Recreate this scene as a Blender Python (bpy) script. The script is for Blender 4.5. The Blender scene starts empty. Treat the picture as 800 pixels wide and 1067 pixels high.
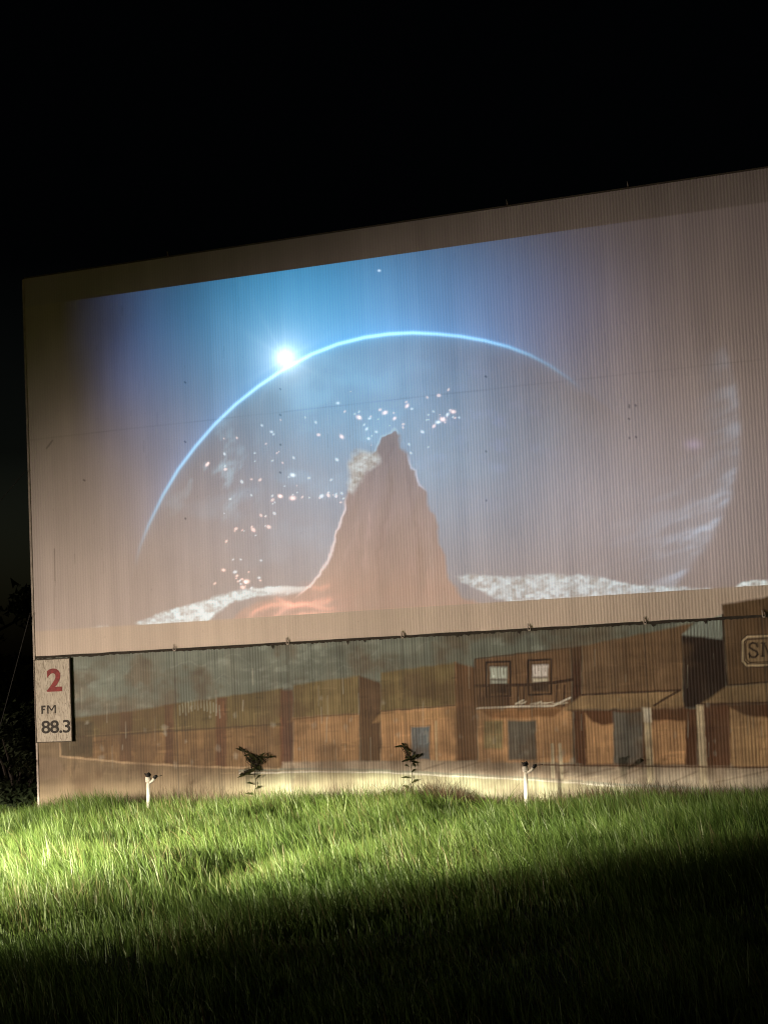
import bpy, math, random
import numpy as np
from mathutils import Vector, Matrix

random.seed(7)
RNG = np.random.default_rng(11)
sc = bpy.context.scene
COL = sc.collection

# ------------------------------------------------------------------ helpers
def lin(r, g=None, b=None):
    if g is None: r, g, b = r
    out = []
    for c in (r, g, b):
        c /= 255.0
        out.append(c / 12.92 if c <= 0.04045 else ((c + 0.055) / 1.055) ** 2.4)
    return tuple(out)

def mat(name, col, rough=0.7, metal=0.0, var=0.25, scale=12.0, bump=0.0, bscale=60.0, spec=0.4):
    m = bpy.data.materials.new(name); m.use_nodes = True
    nt = m.node_tree; N = nt.nodes; L = nt.links
    b = N['Principled BSDF']
    b.inputs['Roughness'].default_value = rough
    b.inputs['Metallic'].default_value = metal
    b.inputs['Specular IOR Level'].default_value = spec
    tc = N.new('ShaderNodeTexCoord'); nz = N.new('ShaderNodeTexNoise')
    nz.inputs['Scale'].default_value = scale; nz.inputs['Detail'].default_value = 6
    L.new(tc.outputs['Object'], nz.inputs['Vector'])
    rp = N.new('ShaderNodeValToRGB')
    rp.color_ramp.elements[0].position = 0.3; rp.color_ramp.elements[1].position = 0.7
    rp.color_ramp.elements[0].color = tuple(c * (1 - var) for c in col) + (1,)
    rp.color_ramp.elements[1].color = tuple(min(1, c * (1 + var)) for c in col) + (1,)
    L.new(nz.outputs['Fac'], rp.inputs['Fac']); L.new(rp.outputs['Color'], b.inputs['Base Color'])
    if bump:
        n2 = N.new('ShaderNodeTexNoise'); n2.inputs['Scale'].default_value = bscale
        L.new(tc.outputs['Object'], n2.inputs['Vector'])
        bp = N.new('ShaderNodeBump'); bp.inputs['Strength'].default_value = bump
        bp.inputs['Distance'].default_value = 0.02
        L.new(n2.outputs['Fac'], bp.inputs['Height']); L.new(bp.outputs['Normal'], b.inputs['Normal'])
    return m

def link(o, parent=None):
    COL.objects.link(o)
    if parent is not None: o.parent = parent
    return o

def tag(o, label=None, cat=None, group=None, kind=None):
    if label: o['label'] = label
    if cat: o['category'] = cat
    if group: o['group'] = group
    if kind: o['kind'] = kind
    return o

def empty(name, loc=(0, 0, 0)):
    o = bpy.data.objects.new(name, None); o.location = loc; o.empty_display_size = 0.2
    return link(o)

class MB:
    """collects shapes, links them as ONE mesh object; coordinates are world coordinates"""
    def __init__(s): s.v = []; s.f = []
    def add(s, vs, fs):
        n = len(s.v); s.v += [tuple(p) for p in vs]; s.f += [tuple(i + n for i in f) for f in fs]; return s
    def box(s, c, size, M=None):
        x, y, z = (q / 2 for q in size); c = Vector(c)
        vs = [Vector((i, j, k)) for i in (-x, x) for j in (-y, y) for k in (-z, z)]
        if M is not None: vs = [M @ p for p in vs]
        return s.add([c + p for p in vs], [(0, 1, 3, 2), (4, 6, 7, 5), (0, 4, 5, 1), (2, 3, 7, 6), (0, 2, 6, 4), (1, 5, 7, 3)])
    def tube(s, pts, rad, seg=8, cap=True):
        pts = [Vector(p) for p in pts]
        if not isinstance(rad, (list, tuple)): rad = [rad] * len(pts)
        vs = []; fs = []
        for i, p in enumerate(pts):
            d = (pts[min(i + 1, len(pts) - 1)] - pts[max(i - 1, 0)]).normalized()
            a = d.orthogonal().normalized() if i == 0 else (a - d * a.dot(d)).normalized()
            b = d.cross(a)
            for k in range(seg):
                t = 2 * math.pi * k / seg
                vs.append(p + (a * math.cos(t) + b * math.sin(t)) * rad[i])
        for i in range(len(pts) - 1):
            for k in range(seg):
                fs.append((i * seg + k, i * seg + (k + 1) % seg, (i + 1) * seg + (k + 1) % seg, (i + 1) * seg + k))
        if cap:
            fs.append(tuple(range(seg))[::-1]); fs.append(tuple((len(pts) - 1) * seg + k for k in range(seg)))
        return s.add(vs, fs)
    def build(s, name, m, parent=None, origin=None, smooth=False, bevel=0.0):
        me = bpy.data.meshes.new(name)
        o0 = Vector(origin) if origin is not None else (parent.matrix_world_loc if False else Vector(parent['_o']) if parent is not None and '_o' in parent else Vector((0, 0, 0)))
        me.from_pydata([tuple(Vector(p) - o0) for p in s.v], [], s.f); me.update()
        me.materials.append(m)
        if smooth: me.polygons.foreach_set('use_smooth', [True] * len(me.polygons))
        o = bpy.data.objects.new(name, me)
        if parent is None: o.location = o0
        link(o, parent)
        if bevel:
            bv = o.modifiers.new('bevel', 'BEVEL'); bv.width = bevel; bv.segments = 2
        return o

def root(name, loc):
    o = empty(name, loc); o['_o'] = tuple(loc); return o

# ------------------------------------------------------------------ survey
# camera: eye 1.6 m above the field; the screen wall stands 26 m ahead, turned 23.8 degrees
EYE = Vector((0, 0, 1.6)); F_PX = 2056.4; PITCH = 0.08907; ROLL = -0.04592; YAW = -0.41540; DIST = 26.0
cp, sp, cr, sr = math.cos(PITCH), math.sin(PITCH), math.cos(ROLL), math.sin(ROLL)
FW = Vector((0, cp, sp)); U0 = Vector((0, -sp, cp)); R0 = Vector((1, 0, 0))
RT = R0 * cr + U0 * sr; UP = U0 * cr - R0 * sr
WU = Vector((math.cos(YAW), math.sin(YAW), 0))        # along the wall, to the right
WN = Vector((math.sin(YAW), -math.cos(YAW), 0))       # out of the wall, towards the field
W0 = Vector((0, DIST, 0))
def wp(u, d, z): return W0 + WU * u + WN * d + Vector((0, 0, z))
WM = Matrix((( WU.x, -WN.x, 0), (WU.y, -WN.y, 0), (0, 0, 1)))   # local x = u, y = into wall, z = up
def uz(x, y, d=0.0):
    """measured point of the photograph -> (u, z) on the plane d in front of the wall"""
    r = FW + RT * ((x - 400) / F_PX) - UP * ((y - 533.5) / F_PX)
    P = W0 + WN * d
    t = (P - EYE).dot(WN) / r.dot(WN); w = EYE + r * t
    return (w - P).dot(WU), w.z
def sheet(U, Z):
    """(u, z) arrays on the wall -> coordinates of the tracing sheet the mural is drawn on"""
    X = W0.x + WU.x * U - EYE.x; Y = W0.y + WU.y * U - EYE.y; Zz = Z - EYE.z
    f = X * FW.x + Y * FW.y + Zz * FW.z; r = X * RT.x + Y * RT.y + Zz * RT.z; p = X * UP.x + Y * UP.y + Zz * UP.z
    return 400 + F_PX * r / f, 533.5 - F_PX * p / f

# ------------------------------------------------------------------ the screen wall
U_L, U_R, Z_T, Z_SEAM = -5.555, 7.9, 7.756, 2.262
PIC_L, PIC_R, PIC_B, PIC_T = -4.93, 7.1, 2.632, 7.335
PITCHC = 0.042; DU = PITCHC / 4; DZ = 0.0125
us = np.arange(U_L, U_R + DU * 0.5, DU); zs = np.arange(-0.15, Z_T + DZ * 0.5, DZ); zs[-1] = Z_T
NU, NZ = len(us), len(zs)
U, Z = np.meshgrid(us, zs)                      # rows = z
X, Y = sheet(U, Z)
RIB = np.cos(2 * np.pi * U / PITCHC)

def vnoise(x, y, seed=0):
    r = np.random.default_rng(seed).random((257, 257))
    xi = np.floor(x).astype(int); yi = np.floor(y).astype(int); fx = x - xi; fy = y - yi
    fx = fx * fx * (3 - 2 * fx); fy = fy * fy * (3 - 2 * fy)
    a = r[yi % 256, xi % 256]; b = r[yi % 256, (xi + 1) % 256]; c = r[(yi + 1) % 256, xi % 256]; d = r[(yi + 1) % 256, (xi + 1) % 256]
    return (a * (1 - fx) + b * fx) * (1 - fy) + (c * (1 - fx) + d * fx) * fy
def fbm(x, y, seed=0, o=4):
    s = 0; a = 0.5
    for i in range(o): s = s + a * vnoise(x * 2 ** i + 17 * i, y * 2 ** i + 31 * i, seed + i); a *= 0.5
    return s / (1 - 0.5 ** o)
def sstep(a, b, x):
    t = np.clip((x - a) / (b - a), 0, 1); return t * t * (3 - 2 * t)

paint = np.zeros((NZ, NU, 3))
E0 = np.array((0.60, 0.46, 0.35))               # the light the mural was looked at under
def pc(r, g, b): return np.clip(np.array(lin(r, g, b)) / E0, 0.004, 0.9)

WOBX = (fbm(X / 9, Y / 9, 5, 3) - .5) * 1.6; WOBY = (fbm(X / 9, Y / 9, 9, 3) - .5) * 1.6
def region(x0, y0, x1, y1):
    m = (X > x0) & (X < x1) & (Y > y0) & (Y < y1)
    rows = np.where(m.any(1))[0]; cols = np.where(m.any(0))[0]
    if len(rows) == 0 or len(cols) == 0: return None
    return slice(rows[0], rows[-1] + 1), slice(cols[0], cols[-1] + 1)
def inside(x, y, pts):
    m = np.zeros(x.shape, bool); n = len(pts)
    for i in range(n):
        xa, ya = pts[i]; xb, yb = pts[(i + 1) % n]
        if ya == yb: continue
        m ^= ((ya > y) != (yb > y)) & (x < (xb - xa) * (y - ya) / (yb - ya) + xa)
    return m
def segdist(x, y, pts, ws=None):
    """distance to a polyline and the running parameter"""
    best = np.full(x.shape, 1e9); par = np.zeros(x.shape)
    for i in range(len(pts) - 1):
        xa, ya = pts[i]; xb, yb = pts[i + 1]; dx, dy = xb - xa, yb - ya; L = dx * dx + dy * dy
        t = np.clip(((x - xa) * dx + (y - ya) * dy) / L, 0, 1)
        d = np.hypot(x - xa - t * dx, y - ya - t * dy); k = d < best
        best = np.where(k, d, best); par = np.where(k, i + t, par)
    return best, par
def poly(pts, col, a=1.0, wob=1.3, var=0.30, edge=1.4):
    xs = [p[0] for p in pts]; ys = [p[1] for p in pts]
    R = region(min(xs) - 4, min(ys) - 4, max(xs) + 4, max(ys) + 4)
    if R is None: return
    x = X[R] + WOBX[R] * wob; y = Y[R] + WOBY[R] * wob
    m = inside(x, y, pts).astype(float)
    d, _ = segdist(x, y, list(pts) + [pts[0]])
    m = np.where(m > 0, 0.5 + np.minimum(d / edge, 1) * .5, 0.5 - np.minimum(d / edge, 1) * .5) * a
    n = 1 + var * 2 * (fbm(X[R] / 14 + xs[0], Y[R] / 22 + ys[0], 21, 4) - .5)
    paint[R] = paint[R] * (1 - m[..., None]) + (np.array(col) * n[..., None]) * m[..., None]
def line(pts, w, col, a=1.0, wob=0.8):
    xs = [p[0] for p in pts]; ys = [p[1] for p in pts]
    R = region(min(xs) - 5, min(ys) - 5, max(xs) + 5, max(ys) + 5)
    if R is None: return
    d, _ = segdist(X[R] + WOBX[R] * wob, Y[R] + WOBY[R] * wob, pts)
    m = np.clip(0.5 + w / 2 - d, 0, 1) * a
    paint[R] = paint[R] * (1 - m[..., None]) + np.array(col) * m[..., None]
def rect(x0, y0, x1, y1, col, **k): poly([(x0, y0), (x1, y0), (x1, y1), (x0, y1)], col, **k)

# --- white screen paint, old and a little pink-grey, the strip under the picture cleaner
base = np.array((0.60, 0.545, 0.525))
paint[:] = base
clean = np.array((0.68, 0.60, 0.52))
m = sstep(2.66, 2.62, Z)[..., None]; paint[:] = paint * (1 - m) + clean * m
m = sstep(7.32, 7.36, Z)[..., None]; paint[:] = paint * (1 - m) + np.array((0.54, 0.495, 0.53)) * m
blot = fbm(U * .55 + 3, Z * .5, 41, 5); streak = fbm(U * 5.5, Z * .35, 43, 4); ribn = vnoise(U / PITCHC, Z * .6, 47)
sheetn = vnoise(np.floor((U + 5.6) / 0.78) + .01, np.floor(Z / 2.65) * 3 + .01, 49)
paint *= (0.80 + 0.40 * blot)[..., None]; paint *= (0.88 + 0.24 * streak)[..., None]
paint *= (0.97 + 0.06 * sheetn)[..., None]
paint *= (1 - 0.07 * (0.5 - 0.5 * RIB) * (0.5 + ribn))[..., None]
# sheet laps, screw rows, scuffs
dirt = np.array((0.10, 0.08, 0.065))
zl = 5.40
m = (np.exp(-((Z - zl - .01 * (vnoise(U * 2, U * 0 + 3, 3) - .5)) / .010) ** 2) * .17 * (0.4 + vnoise(U * 3, U * 0, 8)))[..., None]
paint[:] = paint * (1 - m) + dirt * m
for (x, ys) in ((292, (405, 432, 463, 492)), (655, (422, 424, 436, 456)), (662, (422, 455)), (88, (500,)), (506, (392, 470, 521)), (193, (398, 460, 540))):
    for y in ys:
        line([(x + random.uniform(-.6, .6), y), (x + .6, y + .8)], 1.5, dirt, .8, 0)
line([(49, 467), (55, 459)], 1.6, dirt * 1.2, .5); line([(57, 572), (57.4, 605)], 1.0, dirt * 1.3, .55, .4); line([(57.6, 605), (56.5, 645)], .7, dirt * 1.5, .35)
for uc in np.arange(U_L + .4, U_R, .785):
    for zc in np.arange(2.5, Z_T, .62):
        if random.random() < .6:
            xa, ya = sheet(np.array([uc]), np.array([zc])); line([(xa[0], ya[0]), (xa[0] + .3, ya[0] + .5)], .9, dirt, random.uniform(.08, .28), 0)
for i in range(70):                              # short rust runs and chips
    x = random.uniform(45, 800); y = random.uniform(260, 640)
    line([(x, y), (x + random.uniform(-.4, .4), y + random.uniform(2, 14))], random.uniform(.5, 1.0), dirt * 1.6, random.uniform(.08, .3), .3)

# --- the mural: a western street painted on the lower sheets
sky = pc(95, 92, 75)
low = Z < Z_SEAM
cl = fbm(X / 34, Y / 20, 61, 5)
skyc = sky[None, None] * (0.80 + 0.42 * cl)[..., None]
paint[low] = skyc[low]
random.seed(3)
cm = sstep(.50, .72, fbm(X / 16 + Y / 40, Y / 7.5, 63, 5)) * sstep(.35, .6, fbm(X / 60, Y / 40, 65, 3)) * low       # dry-brushed clouds
cm = (cm * (.45 + .4 * vnoise(U / PITCHC * 1.3, Z * 2.5, 67)) * .42)[..., None]; paint[:] = paint * (1 - cm) + pc(142, 138, 116) * cm
for i in range(16):
    cx = random.choice([100, 140, 205, 240, 320, 350, 390, 440]) + random.uniform(-16, 16); cy = 726 - (cx - 80) * .085 + random.uniform(-24, 2)
    pts = [(cx + t * random.uniform(5, 9), cy - 9 * math.sin((t + 2) / 4 * 3.1) + random.uniform(-3, 3)) for t in (-2, -1, 0, 1, 2)]
    line(pts, random.uniform(1, 2.6), pc(150, 146, 124), random.uniform(.04, .12), 5)
OL, OL2 = pc(92, 73, 42), pc(100, 80, 47)
RB, RBD = pc(106, 76, 45), pc(78, 54, 32)
ORG, ORG2 = pc(154, 110, 70), pc(138, 99, 62)
DK = pc(52, 32, 19)
# far low row
poly([(60, 752), (78, 748), (145, 740), (182, 733), (270, 721), (294, 717), (294, 800), (216, 799), (135, 795), (78, 789), (62, 789)], OL * .92)
poly([(78, 769), (140, 765), (270, 757), (294, 756), (294, 800), (216, 799), (135, 795), (78, 789)], RB * .9)
for (a, b, t, bo, c) in ((63, 97, 752, 789, pc(66, 52, 31)), (125, 138, 742, 794, pc(74, 50, 30)), (172, 181, 735, 796, pc(78, 50, 30)), (225, 236, 727, 798, pc(84, 52, 31)), (292, 306, 719, 797, pc(84, 48, 28))):
    rect(a, t, b, bo, c, a=.88, wob=1.3)
line([(78, 768), (140, 764), (270, 756), (292, 754)], 1.6, pc(64, 45, 27), .75)
line([(90, 767), (200, 757)], 1.0, pc(120, 96, 60), .4)
for i in range(26):
    x = random.uniform(80, 290); line([(x, 760 - (x - 80) * .03), (x + .5, 788 + (x - 80) * .03)], random.uniform(.6, 1.6), RBD, random.uniform(.15, .4))
for t in range(14):                              # pale brushed arch
    x = 187 + t * 3.2; line([(x, 735 - 6 * math.sin(t / 13 * 3.14)), (x + .4, 743 - 6 * math.sin(t / 13 * 3.14) + random.uniform(0, 5))], 1.3, pc(140, 132, 106), .45)
# second house
poly([(306, 714), (374, 704), (375, 744), (306, 748)], OL2); poly([(306, 748), (375, 744), (375, 794), (306, 797)], ORG2)
line([(300, 750), (340, 746), (376, 744)], 1.5, pc(76, 52, 30), .8); poly([(300, 752), (306, 747), (375, 744), (375, 752)], pc(128, 90, 55), a=.5)
poly([(374, 704), (397, 711), (397, 794), (375, 794)], RBD * 1.05)
# third house with the slate door
poly([(397, 701), (474, 690), (475, 735), (397, 741)], OL2 * 1.05); poly([(397, 741), (475, 735), (475, 793), (397, 793)], ORG * 1.04)
line([(388, 752), (397, 741), (474, 735)], 1.5, pc(80, 56, 32), .8); poly([(388, 753), (397, 743), (474, 738), (474, 748)], pc(148, 108, 66), a=.55)
rect(428, 757, 447.5, 792, pc(84, 82, 76)); line([(427, 792), (427, 756), (448, 756), (448, 792)], 1, pc(108, 74, 44), .8)
poly([(474, 690), (494, 696), (497, 696), (497, 793), (475, 793)], pc(94, 62, 36)); line([(474.5, 690), (475.5, 793)], 1.2, pc(130, 90, 55), .8)
line([(454, 752), (455, 806)], 2.4, pc(172, 138, 96), .9, .4)
# boardwalk and dusty street
poly([(40, 772), (62, 772), (63, 789), (78, 789), (135, 795), (216, 799), (294, 799), (294, 870), (36, 870)], pc(118, 92, 62) * .72)
poly([(40, 790), (60, 790), (66, 800), (60, 812), (40, 812)], pc(108, 84, 60), a=.7, wob=3)
line([(63, 775), (63, 788), (78, 789.5), (135, 795), (216, 799), (290, 801)], 2.0, pc(160, 124, 86), .6)
poly([(294, 794), (380, 793), (500, 793), (606, 796), (830, 797), (830, 870), (294, 870)], pc(136, 112, 86))
before = paint.copy()
poly([(200, 810), (294, 804), (400, 803), (500, 808), (560, 812), (640, 819), (740, 828), (740, 880), (200, 880)], pc(176, 158, 112) * .56)
fade = sstep(215, 345, X + 60 * (fbm(X / 30, Y / 9, 83, 4) - .5))[..., None]; paint[:] = before * (1 - fade) + paint * fade
line([(250, 803), (330, 801), (400, 803), (500, 808), (560, 811), (640, 817), (735, 822), (830, 822)], 2.2, pc(112, 104, 82), .75)
line([(250, 806), (330, 804), (400, 805), (500, 810), (560, 813), (640, 819)], 1.2, pc(200, 184, 146), .7)
for (a, b) in (((470, 803), (500, 794)), ((440, 803), (462, 795)), ((590, 812), (640, 800)), ((640, 812), (668, 800)), ((700, 815), (730, 802)), ((745, 815), (800, 803))):
    line([a, b], 2.0, pc(104, 82, 60), .55)
for i in range(40):
    x = random.uniform(560, 800); y = random.uniform(802, 818); line([(x, y), (x + random.uniform(4, 18), y - random.uniform(0, 5))], random.uniform(.6, 1.8), pc(160, 134, 100), random.uniform(.1, .4))
# balcony house
poly([(494, 686.5), (594, 675), (596, 740), (496, 742)], pc(100, 70, 44)); line([(494, 738), (494, 686.5), (594, 675)], 1.4, pc(64, 42, 25), .8)
poly([(594, 675), (606, 673), (606, 733), (596, 738)], pc(62, 36, 20))
for (x, y, w, h, c) in ((506.5, 690, 25, 36, pc(156, 150, 128)), (550, 688, 24, 36, pc(204, 182, 140))):
    line([(x, y), (x + w, y - 1), (x + w, y + h - 1), (x, y + h), (x, y)], 2.1, pc(34, 19, 10), 1, .5)
    rect(x + 3, y + 3, x + w - 3, y + h - 3, pc(66, 44, 28))
    rect(x + 4.5, y + 5, x + w - 3.5, y + 17, np.clip(c * 1.25, 0, .85), var=.1); rect(x + 4.5, y + 19, x + w - 3.5, y + 23, c * .8)
    for k in range(4): line([(x + 7 + k * 3.6, y + 6), (x + 7.4 + k * 3.6, y + random.uniform(10, 17))], 1.0, pc(92, 74, 54), .7)
    rect(x + 4.5, y + 24.5, x + w - 3, y + 32, pc(44, 28, 17))
line([(495, 714.5), (550, 713.5), (578, 711), (596, 708)], 3.2, pc(46, 26, 14), .95, .5)
for x in (500, 510, 516, 524, 530, 540, 546, 580, 588): line([(x, 714), (x - 1, 735)], 1.9 if x != 510 else 2.6, pc(44, 26, 14), .85, .5)
poly([(497, 726), (532, 724), (532, 736), (497, 738)], pc(66, 42, 26), a=.7)
poly([(497, 740), (596, 737), (597, 795), (498, 794)], ORG * 1.12)
poly([(500, 740), (586, 738), (578, 747), (512, 749)], pc(118, 76, 42), a=.85)
poly([(590, 740), (600, 728), (606, 724), (606, 741), (596, 742)], pc(58, 34, 19))
line([(497, 738), (540, 736), (576, 735.5), (594, 727)], 1.9, pc(216, 192, 144), .95, .5)
for i in range(12):
    x = random.uniform(535, 582); line([(x, 733.5), (x + random.uniform(5, 12), 733.5 - random.uniform(.5, 4))], 1.2, pc(206, 184, 140), .6)
rect(504, 751, 524, 780, pc(126, 106, 67)); line([(504, 751), (524, 751), (524, 780), (504, 780), (504, 751)], 1.0, pc(150, 108, 62), .8); line([(514, 751), (514, 780)], .9, pc(150, 112, 68), .6); line([(504, 765), (524, 765)], .9, pc(150, 112, 68), .6)
rect(529, 751, 558, 792, pc(90, 78, 62)); line([(543, 752), (543, 790)], 1, pc(66, 56, 44), .7)
poly([(597, 741), (610, 741), (610, 796), (599, 796)], pc(84, 46, 23))
line([(575, 776), (576, 809)], 3.4, pc(192, 168, 128), .85, .4); line([(583, 776), (585, 810)], 3.4, pc(192, 168, 128), .85, .4)
# big store front
poly([(606, 673), (722, 649), (711, 661), (711, 720), (606, 724)], pc(100, 72, 46))
poly([(636, 682), (690, 674), (692, 706), (634, 710)], pc(84, 60, 38), a=.35, wob=7, edge=8)
for i in range(22):
    x = random.uniform(636, 690); y = random.uniform(676, 706); line([(x, y), (x + random.uniform(-4, 10), y + random.uniform(-2, 9))], random.uniform(.8, 2.4), pc(74, 50, 32), random.uniform(.1, .3))
poly([(606, 724), (711, 719), (713, 738), (586, 740)], pc(126, 96, 62)); line([(606, 724), (660, 721), (708, 719)], 2.2, pc(50, 28, 15), .9, .6)
line([(708, 719), (694, 727), (681, 735)], 2.4, pc(50, 28, 15), .9, .6); poly([(680, 738), (686, 733), (713, 736), (713, 742), (680, 742)], pc(88, 60, 37), a=.5)
poly([(600, 740), (726, 738), (726, 797), (606, 797)], pc(84, 50, 27))
poly([(609, 743), (617, 752), (627, 755.5), (640, 754), (640, 796), (611, 796)], ORG * 1.06)
rect(639, 742, 669, 796, pc(86, 76, 62)); line([(654, 744), (654, 795)], 1, pc(66, 58, 46), .6)
rect(678, 751, 714, 796, ORG * 1.08); rect(714, 740, 725, 797, pc(74, 44, 24))
poly([(669, 738), (677, 738), (681, 816), (674, 816)], pc(178, 150, 110)); poly([(669, 738), (677, 738), (678, 752), (670, 752)], pc(214, 188, 142))
# alley, shingled gable and the saloon front on the right
poly([(710, 661), (754, 664), (757, 735), (712, 738)], pc(36, 22, 13))
poly([(710, 661), (728, 648), (752, 641), (752, 666)], pc(124, 122, 104))
for k in range(10): line([(716 + k * 3.8, 655 - k * 1.2), (715 + k * 3.8, 664)], 1.1, pc(80, 72, 56), .6)
poly([(752, 630), (840, 615), (840, 712), (757, 714)], pc(86, 61, 37)); line([(752.5, 641), (754, 690), (757, 714), (800, 711), (840, 709)], 2.0, pc(42, 25, 14), .9, .6)
poly([(757, 715), (840, 710), (840, 732), (730, 733.5)], pc(114, 87, 56)); line([(730, 734), (800, 732), (840, 731)], 2.2, pc(58, 35, 20), .9)
poly([(726, 735), (840, 732), (840, 799), (726, 798)], pc(80, 47, 26))
poly([(760, 737), (778, 746), (800, 748), (840, 748), (840, 799), (761, 799)], pc(150, 112, 72))
for i in range(16):
    x = random.uniform(764, 800); line([(x, 752), (x, 796)], random.uniform(.6, 1.6), pc(112, 76, 44), random.uniform(.2, .5))
poly([(725, 735), (732.5, 735), (737, 822), (729, 822)], pc(178, 150, 112))
line([(560, 797), (640, 798), (726, 799), (840, 800)], 1.8, pc(78, 48, 28), .9)
# saloon sign board painted on the right-hand front
poly([(772, 667), (776, 663), (850, 660), (850, 692), (776, 694.5), (773, 690)], pc(126, 98, 66), wob=.3, var=.1)
for off, c, w in ((0, pc(44, 24, 12), 4.4), (0, pc(176, 146, 106), 2.0), (3.2, pc(44, 24, 12), 1.0)):
    line([(850, 660.5 + off), (778, 663.5 + off), (773 + off, 668 + off), (773.5 + off, 689 - off), (777.5 + off, 693.5 - off), (850, 691 - off)], w, c, .95, .25)
INK = pc(24, 11, 4)
line([(788.5, 673.5), (787.3, 670.6), (783.5, 669.7), (780.6, 671.5), (780.6, 674.8), (784, 677), (788, 679), (789, 682), (786.5, 684.6), (782.5, 684.6), (780, 681.5)], 2.1, INK, 1, .2); line([(780.2, 680), (780.2, 685.5)], 1.2, INK, 1, .2); line([(788.8, 669.6), (788.8, 674)], 1.0, INK, 1, .2)
line([(794.5, 670), (794, 683.5)], 2.0, INK, 1, .2); line([(792.5, 670), (796.5, 669.8)], 1.4, INK, 1, .2); line([(792.3, 683.6), (796, 683.5)], 1.2, INK, 1, .2)
line([(795.5, 670.5), (801, 683)], 1.9, INK, 1, .2); line([(801, 683), (806.5, 669.8)], 1.4, INK, 1, .2); line([(806.5, 669.5), (807, 683.2)], 2.0, INK, 1, .2)
# brush strokes, plank joints, bare patches and rust runs
def stroke(pts, w, f, wob=1.5, col=None, a=1.0):
    xs = [p[0] for p in pts]; ys = [p[1] for p in pts]
    R = region(min(xs) - 4, min(ys) - 4, max(xs) + 4, max(ys) + 4)
    if R is None: return
    d, _ = segdist(X[R] + WOBX[R] * wob, Y[R] + WOBY[R] * wob, pts)
    m = (np.clip(.5 + w / 2 - d, 0, 1) * a * low[R])[..., None]
    paint[R] = paint[R] * (1 - m) + (paint[R] * f if col is None else np.array(col)) * m
for i in range(900):
    x = random.uniform(66, 800); top = 752 - (x - 66) * .13; y = random.uniform(top, 808); l = random.uniform(3, 16)
    p = [(x, y), (x + random.uniform(-.6, .6), y + l)] if random.random() < .62 else [(x, y), (x + l, y - l * random.uniform(0, .12))]
    stroke(p, random.uniform(.7, 2.8), random.choice((.62, .72, .8, 1.18, 1.3, 1.42)), a=random.uniform(.25, .7))
for (a, b, t, bo) in ((80, 290, 770, 788), (308, 374, 752, 792), (399, 427, 752, 790), (449, 473, 750, 790), (500, 596, 745, 792), (612, 638, 757, 794), (680, 713, 753, 794), (762, 800, 752, 796)):
    x = a
    while x < b:
        x += random.uniform(3.0, 5.2); stroke([(x, t + random.uniform(0, 5)), (x + .4, bo - random.uniform(0, 4))], random.uniform(.6, 1.1), .72, .6, a=random.uniform(.25, .7))
for i in range(150):
    x = random.uniform(60, 800); top = 700 - (x - 66) * .045; y = random.uniform(top, 800)
    stroke([(x, y), (x + random.uniform(-.5, .5), y + random.uniform(4, 26))], random.uniform(.6, 1.3), 1, .4, random.choice((pc(150, 136, 110), pc(74, 46, 26), pc(60, 50, 38))), random.uniform(.15, .45))
for i in range(60):
    x = random.uniform(80, 790); y = random.uniform(725, 800); q = random.uniform(1, 3.2)
    poly([(x + q * random.uniform(.4, 1.3) * math.cos(t), y + q * random.uniform(.5, 1.8) * math.sin(t)) for t in (0, 1.1, 2.2, 3.3, 4.4, 5.4)], pc(146, 132, 108), a=random.uniform(.2, .5), wob=2)
# wear: every rib keeps its own worn and dirty lines, more towards the ground
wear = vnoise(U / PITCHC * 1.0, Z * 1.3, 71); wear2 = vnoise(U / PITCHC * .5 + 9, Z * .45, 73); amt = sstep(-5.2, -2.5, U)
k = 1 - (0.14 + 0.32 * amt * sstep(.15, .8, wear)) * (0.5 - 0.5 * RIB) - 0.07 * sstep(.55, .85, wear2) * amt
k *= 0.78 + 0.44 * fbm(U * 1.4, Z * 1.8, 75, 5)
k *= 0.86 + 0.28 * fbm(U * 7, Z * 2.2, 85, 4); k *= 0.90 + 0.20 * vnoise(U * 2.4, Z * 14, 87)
gr = (sstep(.46, .72, fbm(U * 2.1 + 5, Z * 2.6, 79, 5)) * .55 * low)[..., None]        # brown weathering
paint[:] = paint * (1 - gr) + np.array((.135, .088, .048)) * gr
gr = (sstep(.5, .8, fbm(U * 3.3, Z * 1.2, 81, 5)) * .10 * low)[..., None]              # chalky, sun-bleached patches
paint[:] = paint * (1 - gr) + np.array((.36, .29, .21)) * gr
mud = sstep(0.36, 0.02, Z + .25 * (fbm(U * 3, Z * 3, 77, 4) - .5))
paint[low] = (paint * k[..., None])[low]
md = (mud * .75 * low)[..., None]; paint[:] = paint * (1 - md) + np.array((0.11, 0.085, 0.055)) * md
for x in (182, 300, 420, 552, 673, 797):        # sheet joints under each clip
    u0, _ = uz(x, 700); m = (np.exp(-((U - u0) / .009) ** 2) * .55 * low)[..., None]
    paint[:] = paint * (1 - m) + np.array((.05, .045, .035)) * m
paint = np.clip(paint, .003, .85)

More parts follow.
